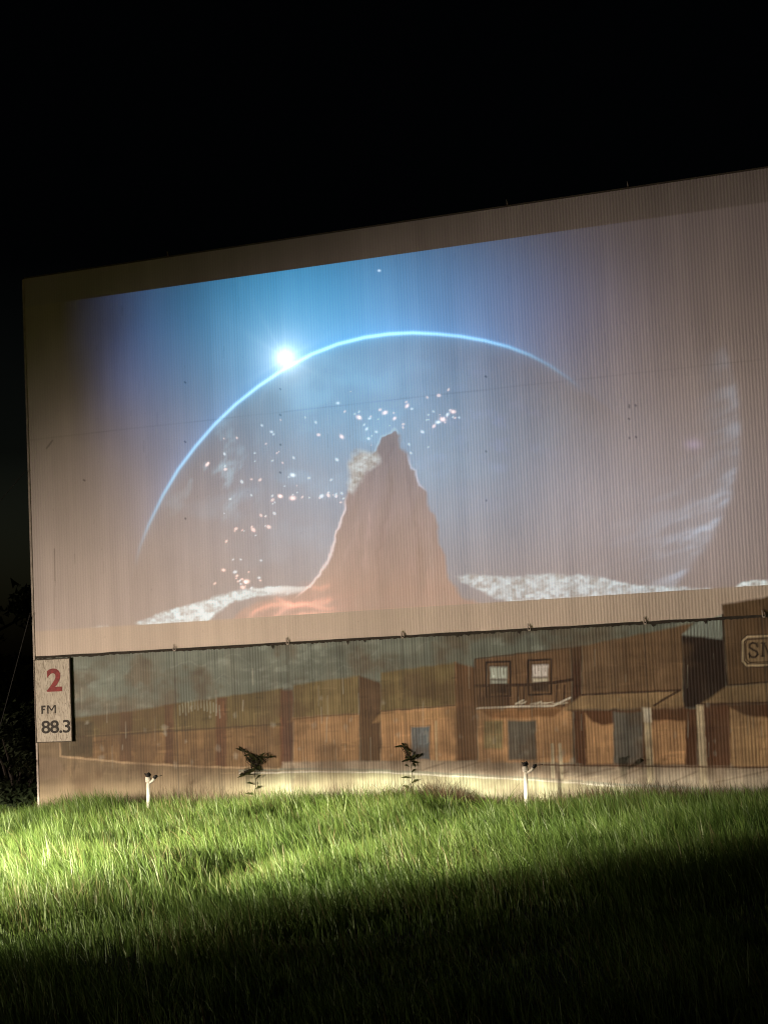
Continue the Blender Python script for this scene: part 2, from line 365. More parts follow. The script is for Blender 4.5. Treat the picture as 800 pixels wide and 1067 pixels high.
# --- the film: a planet with the sun on its limb over a rocky white plain (projector light put into the sheet as emission)
film = np.zeros((NZ, NU, 3))
def glow(cx, cy, sx, sy, col, rot=0.0, p=1.0):
    dx, dy = X - cx, Y - cy; c, s = math.cos(rot), math.sin(rot)
    a = ((dx * c + dy * s) / sx) ** 2 + ((-dx * s + dy * c) / sy) ** 2
    film[:] += np.exp(-a ** p)[..., None] * np.array(col)
LIMB = [(141, 590), (146, 570), (155, 547), (170, 516), (186, 489), (204, 465), (224, 442), (246, 421), (270, 402), (297, 384), (325, 369), (352, 358.5), (380, 351.5), (405, 348), (430, 346.8), (455, 348), (480, 350.5), (505, 355), (530, 361.5), (552, 370), (572, 380.5), (592, 394), (606, 406)]
dl, pl = segdist(X, Y, LIMB)
planet = inside(X, Y, LIMB + [(700, 470), (766, 470), (735, 560), (690, 620), (640, 700), (140, 700), (134, 620)])
xx = np.clip((X - 60) / 740, 0, 1)
film += np.array((.014, .010, .014))
glow(300, 345, 100, 110, (.0, .175, .31)); glow(360, 312, 140, 95, (.0, .09, .20), -.15)
glow(320, 380, 260, 150, (.004, .035, .10), -.1); glow(460, 325, 105, 80, (.0, .05, .12), -.2); glow(380, 430, 135, 95, (.0, .11, .18), .2)
glow(160, 390, 80, 100, (.0, .02, .06)); glow(530, 325, 105, 70, (.003, .014, .062)); glow(120, 370, 55, 90, (.010, .004, .030))
glow(390, 555, 170, 95, (.025, .075, .125)); glow(480, 460, 130, 90, (.0, .04, .085)); glow(640, 530, 170, 110, (.055, .065, .095))
# inside the planet: less air, cloud wisps
dark = np.where(planet, 1 - .38 * np.exp(-(np.maximum(dl - 7, 0) / 34)) * (1 - np.exp(-dl / 6)), 1.0); film *= dark[..., None]
wisp = sstep(.48, .82, fbm(X / 46 + Y / 60, Y / 30 - X / 120, 91, 5)) * planet
film += (wisp * (.55 * np.exp(-((X - 300) / 190) ** 2 - ((Y - 450) / 110) ** 2)))[..., None] * np.array((.06, .15, .21))
wl = sstep(.5, .8, fbm(X / 13 + Y / 30, Y / 18, 93, 5)) * planet * np.exp(-((X - 225) / 34) ** 2 - ((Y - 490) / 46) ** 2)
film += wl[..., None] * np.array((.12, .22, .26))
t = pl / (len(LIMB) - 1)
br = np.interp(t, [0, .06, .18, .42, .6, .78, .88, 1], [0, .12, .55, 1.0, 1.0, .62, .2, 0])
tilt = np.interp(t, [0, .4, .7, 1], [.25, .9, .7, .3])
outer = np.where(planet, 0, 1)
film += (br * np.exp(-(dl / 1.75) ** 2))[..., None] * np.stack([tilt * .5, .74 + 0 * tilt, 1.1 + 0 * tilt], -1)
film += (br * outer * np.exp(-dl / 15))[..., None] * np.array((.006, .10, .27))
film += (br * (1 - outer) * np.exp(-dl / 9))[..., None] * np.array((.02, .10, .17))
# the sun
ds = np.hypot(X - 297, (Y - 373)); film += (np.exp(-(ds / 9.5) ** 2) * 1.1 + .40 * np.exp(-(ds / 22) ** 2) + .12 * np.exp(-(ds / 52) ** 2))[..., None] * np.array((.80, .95, 1.0))
ang = np.arctan2(Y - 373, X - 297); film += ((.5 + .5 * np.cos(ang * 9 + 2 * np.sin(ang * 3))) ** 5 * np.exp(-ds / 24) * .10)[..., None] * np.array((.8, 1, 1))
# right-hand limb with cloud streaks
LR = [(752, 366), (762, 400), (766.5, 440), (765, 480), (757, 515), (744, 545), (728, 572), (706, 600), (690, 622)]
dr, pr = segdist(X, Y, LR)
inr = inside(X, Y, LR + [(560, 622), (560, 366)])
tr = pr / (len(LR) - 1); b = np.interp(tr, [0, .2, .45, .7, .9, 1], [.12, .42, .7, 1.0, .7, .3])
stk = fbm((X * .35 + Y * .94) / 9, (X * .94 - Y * .35) / 34, 95, 5)
film += (np.where(inr, np.exp(-(dr / np.interp(tr, [0, .3, .7, 1], [14, 22, 40, 46])) ** 1.3), np.exp(-(dr / 5) ** 2)) * b * (.30 + 1.05 * sstep(.35, .75, stk)))[..., None] * np.array((.13, .19, .25))
dp = np.hypot((X - 722) / 9, (Y - 463) / 5); film += np.exp(-dp ** 2)[..., None] * np.array((.10, .08, .14))
film += (sstep(.5, .85, fbm(X / 20, Y / 9, 97, 4)) * np.exp(-((X - 500) / 70) ** 2 - ((Y - 455) / 60) ** 2))[..., None] * np.array((.03, .03, .07))
# city lights on the night side
dots = []
random.seed(21)
for (x, y, s) in ((216, 484, 2.1), (234, 473, 1.5), (235, 489, 1.7), (252, 502, 1.8), (271, 500, 1.6), (283, 450, 1.6), (284, 480, 1.2), (246, 551, 1.8), (264, 552, 2.4), (280, 549, 2.2), (233, 594, 2.0), (245, 596, 2.0), (257, 606, 3.0), (253, 612, 2.4), (224, 608, 1.5), (247, 600, 1.6), (272, 537, 1.6), (286, 535, 1.6), (292, 517, 2.4), (305, 519, 3.0), (305, 495, 2.6), (284, 521, 1.7), (292, 517, 1.6), (335, 517, 2.2), (342, 516, 2.0), (350, 515, 1.3), (356, 514, 1.4), (315, 518, 1.3), (322, 498, 1.4), (345, 500, 1.4), (351, 479, 1.8), (356, 455, 2.4), (332, 453, 1.8), (329, 440, 1.4), (374, 435, 2.7), (382, 447, 1.7), (384, 457, 1.6), (385, 436, 1.5), (401, 430, 2.6), (396, 427, 1.6), (392, 450, 1.5), (424, 423, 2.3), (429, 426, 1.4), (411, 436, 2.0), (452, 444, 2.0), (456, 440, 2.4), (461, 437, 3.0), (466, 432, 2.0), (472, 429, 2.6), (440, 450, 1.8), (457, 412, 2.0), (445, 414, 1.3), (467, 406, 1.4), (352, 420, 1.7), (374, 429, 1.2), (420, 442, 1.4), (428, 472, 1.4), (426, 463, 1.4), (446, 466, 1.0), (306, 477, 1.4), (318, 435, 1.0), (240, 520, 1.3), (262, 516, 1.2), (236, 564, 1.5), (272, 584, 1.4), (251, 583, 1.2), (243, 583, 1.2), (270, 602, 1.6), (262, 613, 1.8), (395, 282, 1.6)):
    dots.append((x, y, s))
for (cx, cy, sx, sy, n) in ((255, 605, 10, 8, 14), (340, 517, 22, 3, 9), (460, 437, 14, 6, 12), (395, 440, 30, 14, 16), (300, 500, 30, 24, 16), (265, 550, 18, 8, 8), (245, 480, 24, 16, 8)):
    for i in range(n): dots.append((random.gauss(cx, sx), random.gauss(cy, sy), random.uniform(.7, 1.3)))
for (x, y, s) in dots:
    R = region(x - 9, y - 9, x + 9, y + 9)
    if R is None: continue
    a = random.uniform(-1, 1); dx, dy = X[R] - x, Y[R] - y
    e = ((dx * math.cos(a) + dy * math.sin(a)) / (s * .95)) ** 2 + ((-dx * math.sin(a) + dy * math.cos(a)) / (s * .62)) ** 2
    warm = random.random() < .45
    film[R] += np.exp(-e)[..., None] * np.array((.75, .50, .42) if warm else (.50, .58, .62)) * (.85 + .5 * s / 2)
# white plain
def fpoly(pts, fn, edge=1.5, wob=2.0, mode='add'):
    xs = [p[0] for p in pts]; ys = [p[1] for p in pts]
    R = region(min(xs) - 6, min(ys) - 6, max(xs) + 6, max(ys) + 6)
    x = X[R] + WOBX[R] * wob; y = Y[R] + WOBY[R] * wob
    m = inside(x, y, pts); d, _ = segdist(x, y, list(pts) + [pts[0]])
    a = np.where(m, .5 + .5 * np.minimum(d / edge, 1), .5 - .5 * np.minimum(d / edge, 1))[..., None]
    c = fn(X[R], Y[R])
    film[R] = film[R] * (1 - a) + c * a
def regolith(sc=1.0, c=(.42, .56, .60)):
    def f(x, y):
        n = fbm(x / 5, y / 3.2, 101, 5); n2 = fbm(x / 2.2, y / 1.6, 103, 3)
        return (np.clip(.52 + 1.35 * (n - .42), .12, 1.0) * (.84 + .32 * n2) * 1.12 * sc)[..., None] * np.array(c)
    return f
fpoly([(82, 658), (95, 653), (112, 651), (116, 657), (100, 660)], regolith(.9), wob=3)
fpoly([(140, 650), (160, 643), (172, 637), (200, 630), (230, 620), (262, 613), (290, 611), (322, 612), (318, 617), (300, 619), (262, 622), (240, 629), (226, 640), (212, 652), (176, 655), (150, 653)], regolith(1.05), wob=2.5)
fpoly([(262, 614), (300, 611.5), (321, 612), (314, 617), (290, 618)], lambda x, y: (0.9 + 0 * x)[..., None] * np.array((.56, .66, .68)), wob=1)
fpoly([(474, 600), (492, 598), (520, 601), (545, 600), (575, 598), (610, 600), (640, 604), (664, 610), (700, 611.5), (742, 613), (742, 615), (690, 618), (640, 621), (600, 624), (560, 627), (535, 628), (515, 622), (495, 613), (480, 606)], regolith(.82, (.40, .52, .58)), wob=2.5)
fpoly([(764, 612), (772, 606), (790, 604), (802, 605), (830, 605), (830, 610), (790, 612)], regolith(1.0, (.45, .55, .56)), wob=2)
# a rust-brown outcrop with a pale crag in the middle of the plain
def rock(x, y):
    n = fbm(x / 9 + y / 30, y / 24, 111, 5); h = np.clip((y - 455) / 160, 0, 1)
    up = np.array((.015, .055, .12)); dn = np.array((.120, .052, .034))
    return (up * (1 - h[..., None]) + dn * h[..., None]) * (.72 + .55 * n)[..., None]
ROCK = [(246, 640), (262, 630), (285, 624), (306, 620), (322, 612), (334, 598), (345, 578), (351, 556), (358, 534), (362, 512), (366, 503), (374, 490), (380, 487), (384, 472), (392, 468), (396, 455), (406, 451), (411, 446), (416, 454), (417, 466), (425, 472), (428, 486), (433, 489), (436, 505), (445, 512), (447, 531), (455, 541), (457, 566), (464, 580), (467, 603), (482, 622), (500, 630), (380, 643), (300, 648), (240, 652)]
fpoly(ROCK, rock, edge=2, wob=3.5)
def rimline(pts, w, col, wob=2.5):
    xs = [p[0] for p in pts]; ys = [p[1] for p in pts]
    R = region(min(xs) - 8, min(ys) - 8, max(xs) + 8, max(ys) + 8)
    d, p = segdist(X[R] + WOBX[R] * wob, Y[R] + WOBY[R] * wob, pts)
    q = p / (len(pts) - 1); a = np.exp(-(d / w) ** 2) * np.clip(6 * q * (1 - q) * 1.2, .0, 1)
    film[R] += a[..., None] * np.array(col)
fpoly([(250, 646), (262, 634), (284, 622), (306, 617), (324, 612), (344, 606), (366, 622), (362, 640), (320, 644)], lambda x, y: (.7 + .6 * fbm(x / 12 + y / 3, y / 5 - x / 30, 131, 4))[..., None] * np.array((.155, .058, .042)), wob=4, edge=9)
rimline([(306, 624), (322, 611), (334, 597), (345, 577), (351, 555), (358, 533), (362, 514)], 1.3, (.42, .34, .32))
rimline([(384, 474), (392, 468), (396, 455), (406, 451), (411, 446), (416, 454)], 1.2, (.14, .24, .30)); rimline([(425, 472), (428, 486), (433, 489), (436, 505), (445, 512)], 1.1, (.22, .22, .26))
fpoly([(363, 512), (363, 486), (367, 474), (377, 469), (392, 471), (397, 480), (386, 489), (376, 500), (368, 512)], regolith(.8, (.42, .54, .60)), wob=4, edge=3)
for pts, c in (([(258, 646), (266, 637), (280, 631), (300, 629), (330, 632), (354, 635)], (.36, .15, .10)), ([(286, 621), (298, 628), (312, 631), (340, 626), (348, 622)], (.32, .13, .09)), ([(282, 645), (296, 634), (306, 630)], (.26, .12, .09)), ([(304, 642), (330, 640), (356, 640)], (.36, .16, .11)), ([(322, 612), (334, 614), (344, 608)], (.2, .09, .06))):
    rimline(pts, 2.6, tuple(q * .8 for q in c), 3)
for (pts, g) in (([(411, 452), (404, 480), (408, 512), (398, 550), (392, 600)], -.030), ([(424, 476), (428, 520), (436, 560), (440, 610)], -.026), ([(384, 480), (376, 520), (368, 560), (352, 600)], .022), ([(398, 470), (392, 510), (382, 560), (376, 612)], .018), ([(446, 535), (448, 570), (452, 612)], .02)):
    rimline(pts, 2.6, (g * 1.2, g, g), 5)
for i in range(34):
    x = random.uniform(360, 450); y = random.uniform(510, 600); rimline([(x, y), (x + random.uniform(-6, 4), y + 12), (x + random.uniform(-8, 6), y + random.uniform(22, 34))], 1.5, (.022, .014, .012), 3)
# edges of the frame and the dirt and rib shading of the sheet, put into the film
edgem = sstep(PIC_L - .1, PIC_L + 1.7, U + .35 * (fbm(U, Z, 121, 3) - .5)) * sstep(PIC_R, PIC_R - .1, U)
lum = paint.mean(-1) / .56
film *= (edgem * (.55 + .45 * lum))[..., None]
film *= (1 + .06 * RIB * (.4 + ribn))[..., None]  # shading of the ribs put into the film's brightness
film = np.clip(film, 0, 1.6)

def attr_mat(name, emit):
    m = bpy.data.materials.new(name); m.use_nodes = True
    N = m.node_tree.nodes; L = m.node_tree.links; b = N['Principled BSDF']
    b.inputs['Roughness'].default_value = .62; b.inputs['Specular IOR Level'].default_value = .25
    a = N.new('ShaderNodeAttribute'); a.attribute_name = 'paint'
    tc = N.new('ShaderNodeTexCoord'); nz = N.new('ShaderNodeTexNoise'); nz.inputs['Scale'].default_value = 55; nz.inputs['Detail'].default_value = 5
    L.new(tc.outputs['Object'], nz.inputs['Vector'])
    mr = N.new('ShaderNodeMapRange'); mr.inputs['To Min'].default_value = .88; mr.inputs['To Max'].default_value = 1.12
    L.new(nz.outputs['Fac'], mr.inputs['Value'])
    vm = N.new('ShaderNodeVectorMath'); vm.operation = 'SCALE'
    L.new(a.outputs['Color'], vm.inputs[0]); L.new(mr.outputs['Result'], vm.inputs['Scale']); L.new(vm.outputs['Vector'], b.inputs['Base Color'])
    if emit:
        e = N.new('ShaderNodeAttribute'); e.attribute_name = 'film'
        L.new(e.outputs['Color'], b.inputs['Emission Color']); b.inputs['Emission Strength'].default_value = 1.0
        m.cycles.emission_sampling = 'NONE'
    return m

screen = root('drive_in_screen', wp(0, 0, 0))
screen.rotation_euler = (0, 0, YAW)
tag(screen, 'tall corrugated drive-in screen with a glowing planet film above a painted western street', 'movie screen')
def wall_mesh(name, sel, mt, with_film):
    """sel: boolean per quad of the corrugated grid"""
    idx = np.arange(NZ * NU).reshape(NZ, NU)
    q = np.stack([idx[:-1, :-1], idx[:-1, 1:], idx[1:, 1:], idx[1:, :-1]], -1)[sel]
    used, inv = np.unique(q.ravel(), return_inverse=True)
    co = np.stack([U.ravel()[used], -(RIB.ravel()[used] * .0017), Z.ravel()[used]], -1).astype(np.float32)
    me = bpy.data.meshes.new(name); nf = len(q)
    me.vertices.add(len(used)); me.vertices.foreach_set('co', co.ravel())
    me.loops.add(nf * 4); me.loops.foreach_set('vertex_index', inv.astype(np.int32).ravel())
    me.polygons.add(nf); me.polygons.foreach_set('loop_start', np.arange(0, nf * 4, 4, dtype=np.int32))
    me.polygons.foreach_set('use_smooth', np.ones(nf, bool))
    for nm, arr in (('paint', paint),) + ((('film', film),) if with_film else ()):
        at = me.attributes.new(nm, 'FLOAT_COLOR', 'POINT')
        c = np.ones((len(used), 4), np.float32); c[:, :3] = arr.reshape(-1, 3)[used]; at.data.foreach_set('color', c.ravel())
    me.update(calc_edges=True); me.validate(); me.materials.append(mt)
    o = bpy.data.objects.new(name, me); link(o, screen); return o
UC = (U[:-1, :-1] + U[1:, 1:]) / 2; ZC = (Z[:-1, :-1] + Z[1:, 1:]) / 2
is_pic = (UC > PIC_L) & (UC < PIC_R) & (ZC > PIC_B) & (ZC < PIC_T); is_low = ZC < Z_SEAM
wall_mesh('movie_picture', is_pic, attr_mat('film_on_white_sheet', True), True)
o = wall_mesh('screen_border', ~is_pic & ~is_low, attr_mat('white_sheet', False), False)
o = wall_mesh('street_mural', is_low, attr_mat('painted_sheet', False), False)
o['label'] = 'faded western street mural on the lower sheets'
# frame behind and trims; local coordinates of the screen: x = u, y = into the wall
steel = mat('galvanised_steel', (.16, .15, .14), .55, .6); rust = mat('old_trim', (.40, .36, .31), .7); seam_dark = mat('dark_seam', (.035, .03, .022), .9, var=.4)
def local(name, mb, m, parent=screen, **k): return mb.build(name, m, parent, origin=(0, 0, 0), **k)
local('back_panel', MB().box(((U_L + U_R) / 2, .115, Z_T / 2 - .05), (U_R - U_L - .04, .02, Z_T - .06)), steel)
local('edge_trim', MB().box((U_L + .008, .055, Z_T / 2 - .05), (.03, .13, Z_T + .08)), rust)
local('edge_trim', MB().box((U_R - .008, .055, Z_T / 2 - .05), (.03, .13, Z_T + .08)), rust)
local('top_trim', MB().box(((U_L + U_R) / 2, .055, Z_T + .012), (U_R - U_L - .05, .12, .02)), mat('top_trim', (.10, .085, .07), .8))
for i in range(7):
    u0 = U_L + .4 + i * 2.1
    local('support_post', MB().box((u0, .23, 3.8), (.16, .2, 7.7)), steel)
    local('diagonal_brace', MB().tube([(u0, .34, 6.0), (u0, 3.0, .0)], .06), steel)
# dark strip along the ragged lower edge of the upper sheets
mb = MB(); rs = np.random.default_rng(5); n = 540; prev = None
for i in range(n):
    u0 = U_L + .02 + (U_R - U_L - .04) * i / (n - 1)
    dn = .010 + .014 * rs.random() + .05 * max(0, vnoise(np.array([u0 * 2.2]), np.array([.5]), 33)[0] - .55) + (.05 * rs.random() if rs.random() < .05 else 0)
    t = Z_SEAM + .014 + .010 * vnoise(np.array([u0 * 4.0]), np.array([2.5]), 34)[0]
    cur = (len(mb.v), len(mb.v) + 1); mb.v += [(u0, -.014, t), (u0, -.011, Z_SEAM - dn)]
    if prev: mb.f.append((prev[0], prev[1], cur[1], cur[0]))
    prev = cur
local('ragged_dark_strip', mb, seam_dark)
for x in (182, 300, 420, 552, 673, 797):
    u0, _ = uz(x, 668)
    c = local('clip', MB().box((u0 - .012, -.02, Z_SEAM + .035), (.010, .012, .085)).box((u0 + .018, -.016, Z_SEAM + .022), (.008, .010, .055)).box((u0 + .003, -.016, Z_SEAM - .01), (.03, .010, .018)), rust)
for x in (172, 528, 655):
    u0, _ = uz(x, 230)
    local('lightning_pin', MB().tube([(u0, .05, Z_T), (u0, .05, Z_T + .05), (u0 - .01, .05, Z_T + .11)], [.016, .012, .004], 6), rust)
_, zb = uz(506, 214)
# ------------------------------------------------------------------ radio sign on the wall
u_a, z_a = uz(38.4, 687.0); u_b, z_b = uz(76.5, 771.8); u_a2, z_a2 = uz(74.2, 686.6)
su0, su1, sz0, sz1 = -5.522, -4.938, z_b, 2.222
sg = empty('radio_channel_sign', wp((su0 + su1) / 2, .03, sz0)); sg.rotation_euler = (0, 0, YAW)
tag(sg, 'weathered white board with red 2 and black FM 88.3 on the screen corner', 'sign')
bd = bpy.data.materials.new('flaking_white_board'); bd.use_nodes = True
N = bd.node_tree.nodes; L = bd.node_tree.links; b = N['Principled BSDF']; b.inputs['Roughness'].default_value = .75
tc = N.new('ShaderNodeTexCoord'); mp = N.new('ShaderNodeMapping'); mp.inputs['Scale'].default_value = (13, 13, 2.0); L.new(tc.outputs['Object'], mp.inputs['Vector'])
nz = N.new('ShaderNodeTexNoise'); nz.inputs['Scale'].default_value = 2.2; nz.inputs['Detail'].default_value = 6; nz.inputs['Distortion'].default_value = 1.6; L.new(mp.outputs['Vector'], nz.inputs['Vector'])
rp = N.new('ShaderNodeValToRGB'); e = rp.color_ramp.elements
e[0].position = .40; e[0].color = (.54, .51, .43, 1); e[1].position = .62; e[1].color = (.50, .47, .39, 1)
for p, c in ((.455, (.52, .49, .41)), (.48, (.24, .215, .165)), (.505, (.28, .25, .20)), (.53, (.50, .47, .39))):
    q = rp.color_ramp.elements.new(p); q.color = c + (1,)
L.new(nz.outputs['Fac'], rp.inputs['Fac']); L.new(rp.outputs['Color'], b.inputs['Base Color'])
W_, H_ = su1 - su0, sz1 - sz0
local('board', MB().box((0, 0, H_ / 2), (W_, .024, H_)), bd, sg)
fr = mat('dark_frame', (.07, .06, .045), .8)
local('frame', MB().box((-W_ / 2 - .005, -.002, H_ / 2), (.01, .034, H_ + .02)).box((W_ / 2 + .006, -.002, H_ / 2), (.012, .034, H_ + .02)).box((0, -.002, H_ + .006), (W_, .034, .012)).box((0, -.002, -.006), (W_, .034, .012)), fr, sg)
def text(name, s, x0, y0, x1, y1, m, off):
    c = bpy.data.curves.new(name, 'FONT'); c.body = s; c.offset = off; c.extrude = .0015; c.resolution_u = 6; c.space_character = 1.12 if s == 'FM' else .92
    t = bpy.data.objects.new(name, c); COL.objects.link(t); bpy.context.view_layer.update()
    me = bpy.data.meshes.new_from_object(t.evaluated_get(bpy.context.evaluated_depsgraph_get())); bpy.data.objects.remove(t)
    (ua, za), (ub, zb_) = uz(x0, y1, .05), uz(x1, y0, .05)
    v = np.array([q.co[:] for q in me.vertices]); lo, hi = v.min(0), v.max(0); cu = (su0 + su1) / 2
    w = (v - lo) / (hi - lo)
    out = np.stack([ua - cu + w[:, 0] * (ub - ua), -.0135 - w[:, 2] * .002, za - sz0 + w[:, 1] * (zb_ - za)], -1)
    me.vertices.foreach_set('co', out.ravel()); me.update(); me.materials.clear(); me.materials.append(m)
    o = bpy.data.objects.new(name, me); return link(o, sg)
red = mat('faded_red_paint', (.22, .028, .028), .7, var=.35, scale=30); blk = mat('black_paint', (.022, .018, .013), .7, var=.4, scale=30)
text('numeral', '2', 49.2, 696, 64.3, 721, red, .030)
def letters_fm():
    (ua, za), (ub, zb_) = uz(43.3, 743.9, .05), uz(58.2, 734.6, .05); cu = (su0 + su1) / 2
    x0, x1, y0, y1 = ua - cu, ub - cu, za - sz0, zb_ - sz0; h = y1 - y0; t = .027; mb = MB()
    def bar(p, q, wd):
        a, b_ = Vector((p[0], 0, p[1])), Vector((q[0], 0, q[1])); nrm = Vector((-(b_ - a).z, 0, (b_ - a).x)).normalized() * wd / 2
        f = [a - nrm, b_ - nrm, b_ + nrm, a + nrm]; mb.add([Vector((v.x, -.0155, v.z)) for v in f] + [Vector((v.x, -.0118, v.z)) for v in f], [(0, 1, 2, 3), (0, 4, 5, 1), (1, 5, 6, 2), (2, 6, 7, 3), (3, 7, 4, 0)])
    bar((x0 + t / 2, y0), (x0 + t / 2, y1), t); bar((x0 + t, y1 - t / 2), (x0 + .070, y1 - t / 2), t); bar((x0 + t, y0 + h * .52), (x0 + .060, y0 + h * .52), t * .9)
    ml = x0 + .097; mr = x1; mm = (ml + mr) / 2
    bar((ml + t * .4, y0), (ml + t * .4, y1), t * .8); bar((mr - t * .4, y0), (mr - t * .4, y1), t * .8)
    bar((ml + t * .8, y1 - .004), (mm, y0 + h * .36), t * .62); bar((mm, y0 + h * .36), (mr - t * .8, y1 - .004), t * .62)
    local('lettering', mb, blk, sg)
letters_fm()
text('lettering', '88.3', 43.4, 749.8, 73.2, 764.6, blk, .018)

# ------------------------------------------------------------------ ground and grass
gm = bpy.data.materials.new('soil_and_thatch'); gm.use_nodes = True
N = gm.node_tree.nodes; L = gm.node_tree.links; b = N['Principled BSDF']; b.inputs['Roughness'].default_value = .95; b.inputs['Specular IOR Level'].default_value = .1
tc = N.new('ShaderNodeTexCoord'); nz = N.new('ShaderNodeTexNoise'); nz.inputs['Scale'].default_value = 1.6; nz.inputs['Detail'].default_value = 10; L.new(tc.outputs['Object'], nz.inputs['Vector'])
rp = N.new('ShaderNodeValToRGB'); rp.color_ramp.elements[0].color = (.014, .018, .006, 1); rp.color_ramp.elements[1].color = (.035, .038, .014, 1); L.new(nz.outputs['Fac'], rp.inputs['Fac']); L.new(rp.outputs['Color'], b.inputs['Base Color'])
g = MB(); R_ = 900
g.add([(-R_, -R_, 0), (R_, -R_, 0), (R_, R_, 0), (-R_, R_, 0)], [(0, 1, 2, 3)])
tag(g.build('ground', gm), kind='structure')

def blade_material(name, c0, c1, trans=.35):
    m = bpy.data.materials.new(name); m.use_nodes = True
    N = m.node_tree.nodes; L = m.node_tree.links; N.remove(N['Principled BSDF']); out = N['Material Output']
    at = N.new('ShaderNodeAttribute'); at.attribute_name = 'tint'
    tc = N.new('ShaderNodeTexCoord'); nz = N.new('ShaderNodeTexNoise'); nz.inputs['Scale'].default_value = .55; nz.inputs['Detail'].default_value = 4; L.new(tc.outputs['Object'], nz.inputs['Vector'])
    mx = N.new('ShaderNodeMath'); mx.operation = 'MULTIPLY_ADD'; mx.inputs[1].default_value = 1.0; mx.inputs[2].default_value = -.48; L.new(nz.outputs['Fac'], mx.inputs[0])
    ad = N.new('ShaderNodeMath'); ad.operation = 'ADD'; ad.use_clamp = True; L.new(mx.outputs[0], ad.inputs[0]); L.new(at.outputs['Fac'], ad.inputs[1])
    rp = N.new('ShaderNodeValToRGB'); e = rp.color_ramp.elements; e[0].color = c0 + (1,); e[1].color = c1 + (1,); e[1].position = .76
    q = rp.color_ramp.elements.new(.95); q.color = (.17, .13, .06, 1)
    L.new(ad.outputs[0], rp.inputs['Fac'])
    d = N.new('ShaderNodeBsdfDiffuse'); t = N.new('ShaderNodeBsdfTranslucent'); gl = N.new('ShaderNodeBsdfGlossy'); gl.inputs['Roughness'].default_value = .45; gl.inputs['Color'].default_value = (.5, .5, .4, 1)
    for n in (d, t): L.new(rp.outputs['Color'], n.inputs['Color'])
    s1 = N.new('ShaderNodeMixShader'); s1.inputs[0].default_value = trans; L.new(d.outputs[0], s1.inputs[1]); L.new(t.outputs[0], s1.inputs[2])
    s2 = N.new('ShaderNodeMixShader'); s2.inputs[0].default_value = .05; L.new(s1.outputs[0], s2.inputs[1]); L.new(gl.outputs[0], s2.inputs[2])
    L.new(s2.outputs[0], out.inputs['Surface']); return m

def blades(name, base, h, w, lean, m, rng, segs=3, parent=None, origin=(0, 0, 0), bend=(.2, .9)):
    """base (n,2) or (n,3) world, h heights, w widths, lean (n,2) direction of the tip"""
    n = len(base); k = segs
    face = rng.uniform(0, 2 * np.pi, n); sx, sy = np.cos(face), np.sin(face)
    bd = rng.uniform(bend[0], bend[1], n); rows = []
    bz = base[:, 2] if base.shape[1] > 2 else np.zeros(n)
    for i in range(k + 1):
        t = i / k; off = (t ** 2)[None] if False else t ** 1.8
        cx = base[:, 0] + lean[:, 0] * h * bd * off; cy = base[:, 1] + lean[:, 1] * h * bd * off
        cz = bz + h * (t - .38 * bd * t ** 3)
        ww = w * (1 - t ** 1.6) * .5 + .0004
        if i < k:
            rows.append(np.stack([cx - sx * ww, cy - sy * ww, cz], -1)); rows.append(np.stack([cx + sx * ww, cy + sy * ww, cz], -1))
        else: rows.append(np.stack([cx, cy, cz], -1))
    V = np.stack(rows, 1) - np.array(origin); nv = 2 * k + 1
    tri = []
    for i in range(k - 1): tri += [(2 * i, 2 * i + 1, 2 * i + 3), (2 * i, 2 * i + 3, 2 * i + 2)]
    tri.append((2 * k - 2, 2 * k - 1, 2 * k)); tri = np.array(tri)
    Fc = (tri[None] + (np.arange(n) * nv)[:, None, None]).reshape(-1, 3)
    me = bpy.data.meshes.new(name); me.vertices.add(n * nv); me.vertices.foreach_set('co', V.astype(np.float32).ravel())
    me.loops.add(len(Fc) * 3); me.loops.foreach_set('vertex_index', Fc.astype(np.int32).ravel())
    me.polygons.add(len(Fc)); me.polygons.foreach_set('loop_start', np.arange(0, len(Fc) * 3, 3, dtype=np.int32)); me.polygons.foreach_set('use_smooth', np.ones(len(Fc), bool))
    at = me.attributes.new('tint', 'FLOAT', 'POINT'); at.data.foreach_set('value', np.repeat(rng.beta(2, 2.4, n), nv).astype(np.float32))
    me.update(calc_edges=True); me.materials.append(m)
    o = bpy.data.objects.new(name, me)
    if parent is None: o.location = origin
    return link(o, parent)

def front_of_wall(x, y): return (x - W0.x) * WN.x + (y - W0.y) * WN.y
def along_wall(x, y): return (x - W0.x) * WU.x + (y - W0.y) * WU.y
rng = np.random.default_rng(4)
NB = 1050000
yy = 6.0 + 25.5 * rng.random(NB) ** .62
hw = 3.6 + yy * .29
x = (rng.random(NB) * 2 - 1) * hw
keep = (front_of_wall(x, yy) > .03) | (along_wall(x, yy) < U_L - .1)
keep &= yy < 30.5
x, yy = x[keep], yy[keep]
dens = fbm(x * 1.1 + 40, yy * 1.1, 131, 4); keep = rng.random(len(x)) < np.clip(.15 + 1.6 * (dens - .22), .12, 1)
x, yy = x[keep], yy[keep]; n = len(x); print('blades', n)
clump = fbm(x * .75 + 60, yy * .75, 133, 4); fine = fbm(x * 3.2, yy * 3.2, 137, 3)
h = (.08 + .34 * np.clip((clump - .28) * 2.1, 0, 1)) * (.40 + 1.0 * rng.random(n)) * (.55 + .9 * fine)
fw = front_of_wall(x, yy); h *= np.where((fw > 0) & (fw < .5), .75, 1)
h = np.clip(h * np.clip(.45 + yy / 38, .6, 1.0), .045, .5)
ang = rng.normal(math.pi * .98, 1.15, n) + (fbm(x * .5, yy * .5, 139, 2) - .5) * 2
lean = np.stack([np.cos(ang), np.sin(ang)], -1)
gmat = blade_material('grass_blade', (.032, .074, .010), (.135, .20, .042))
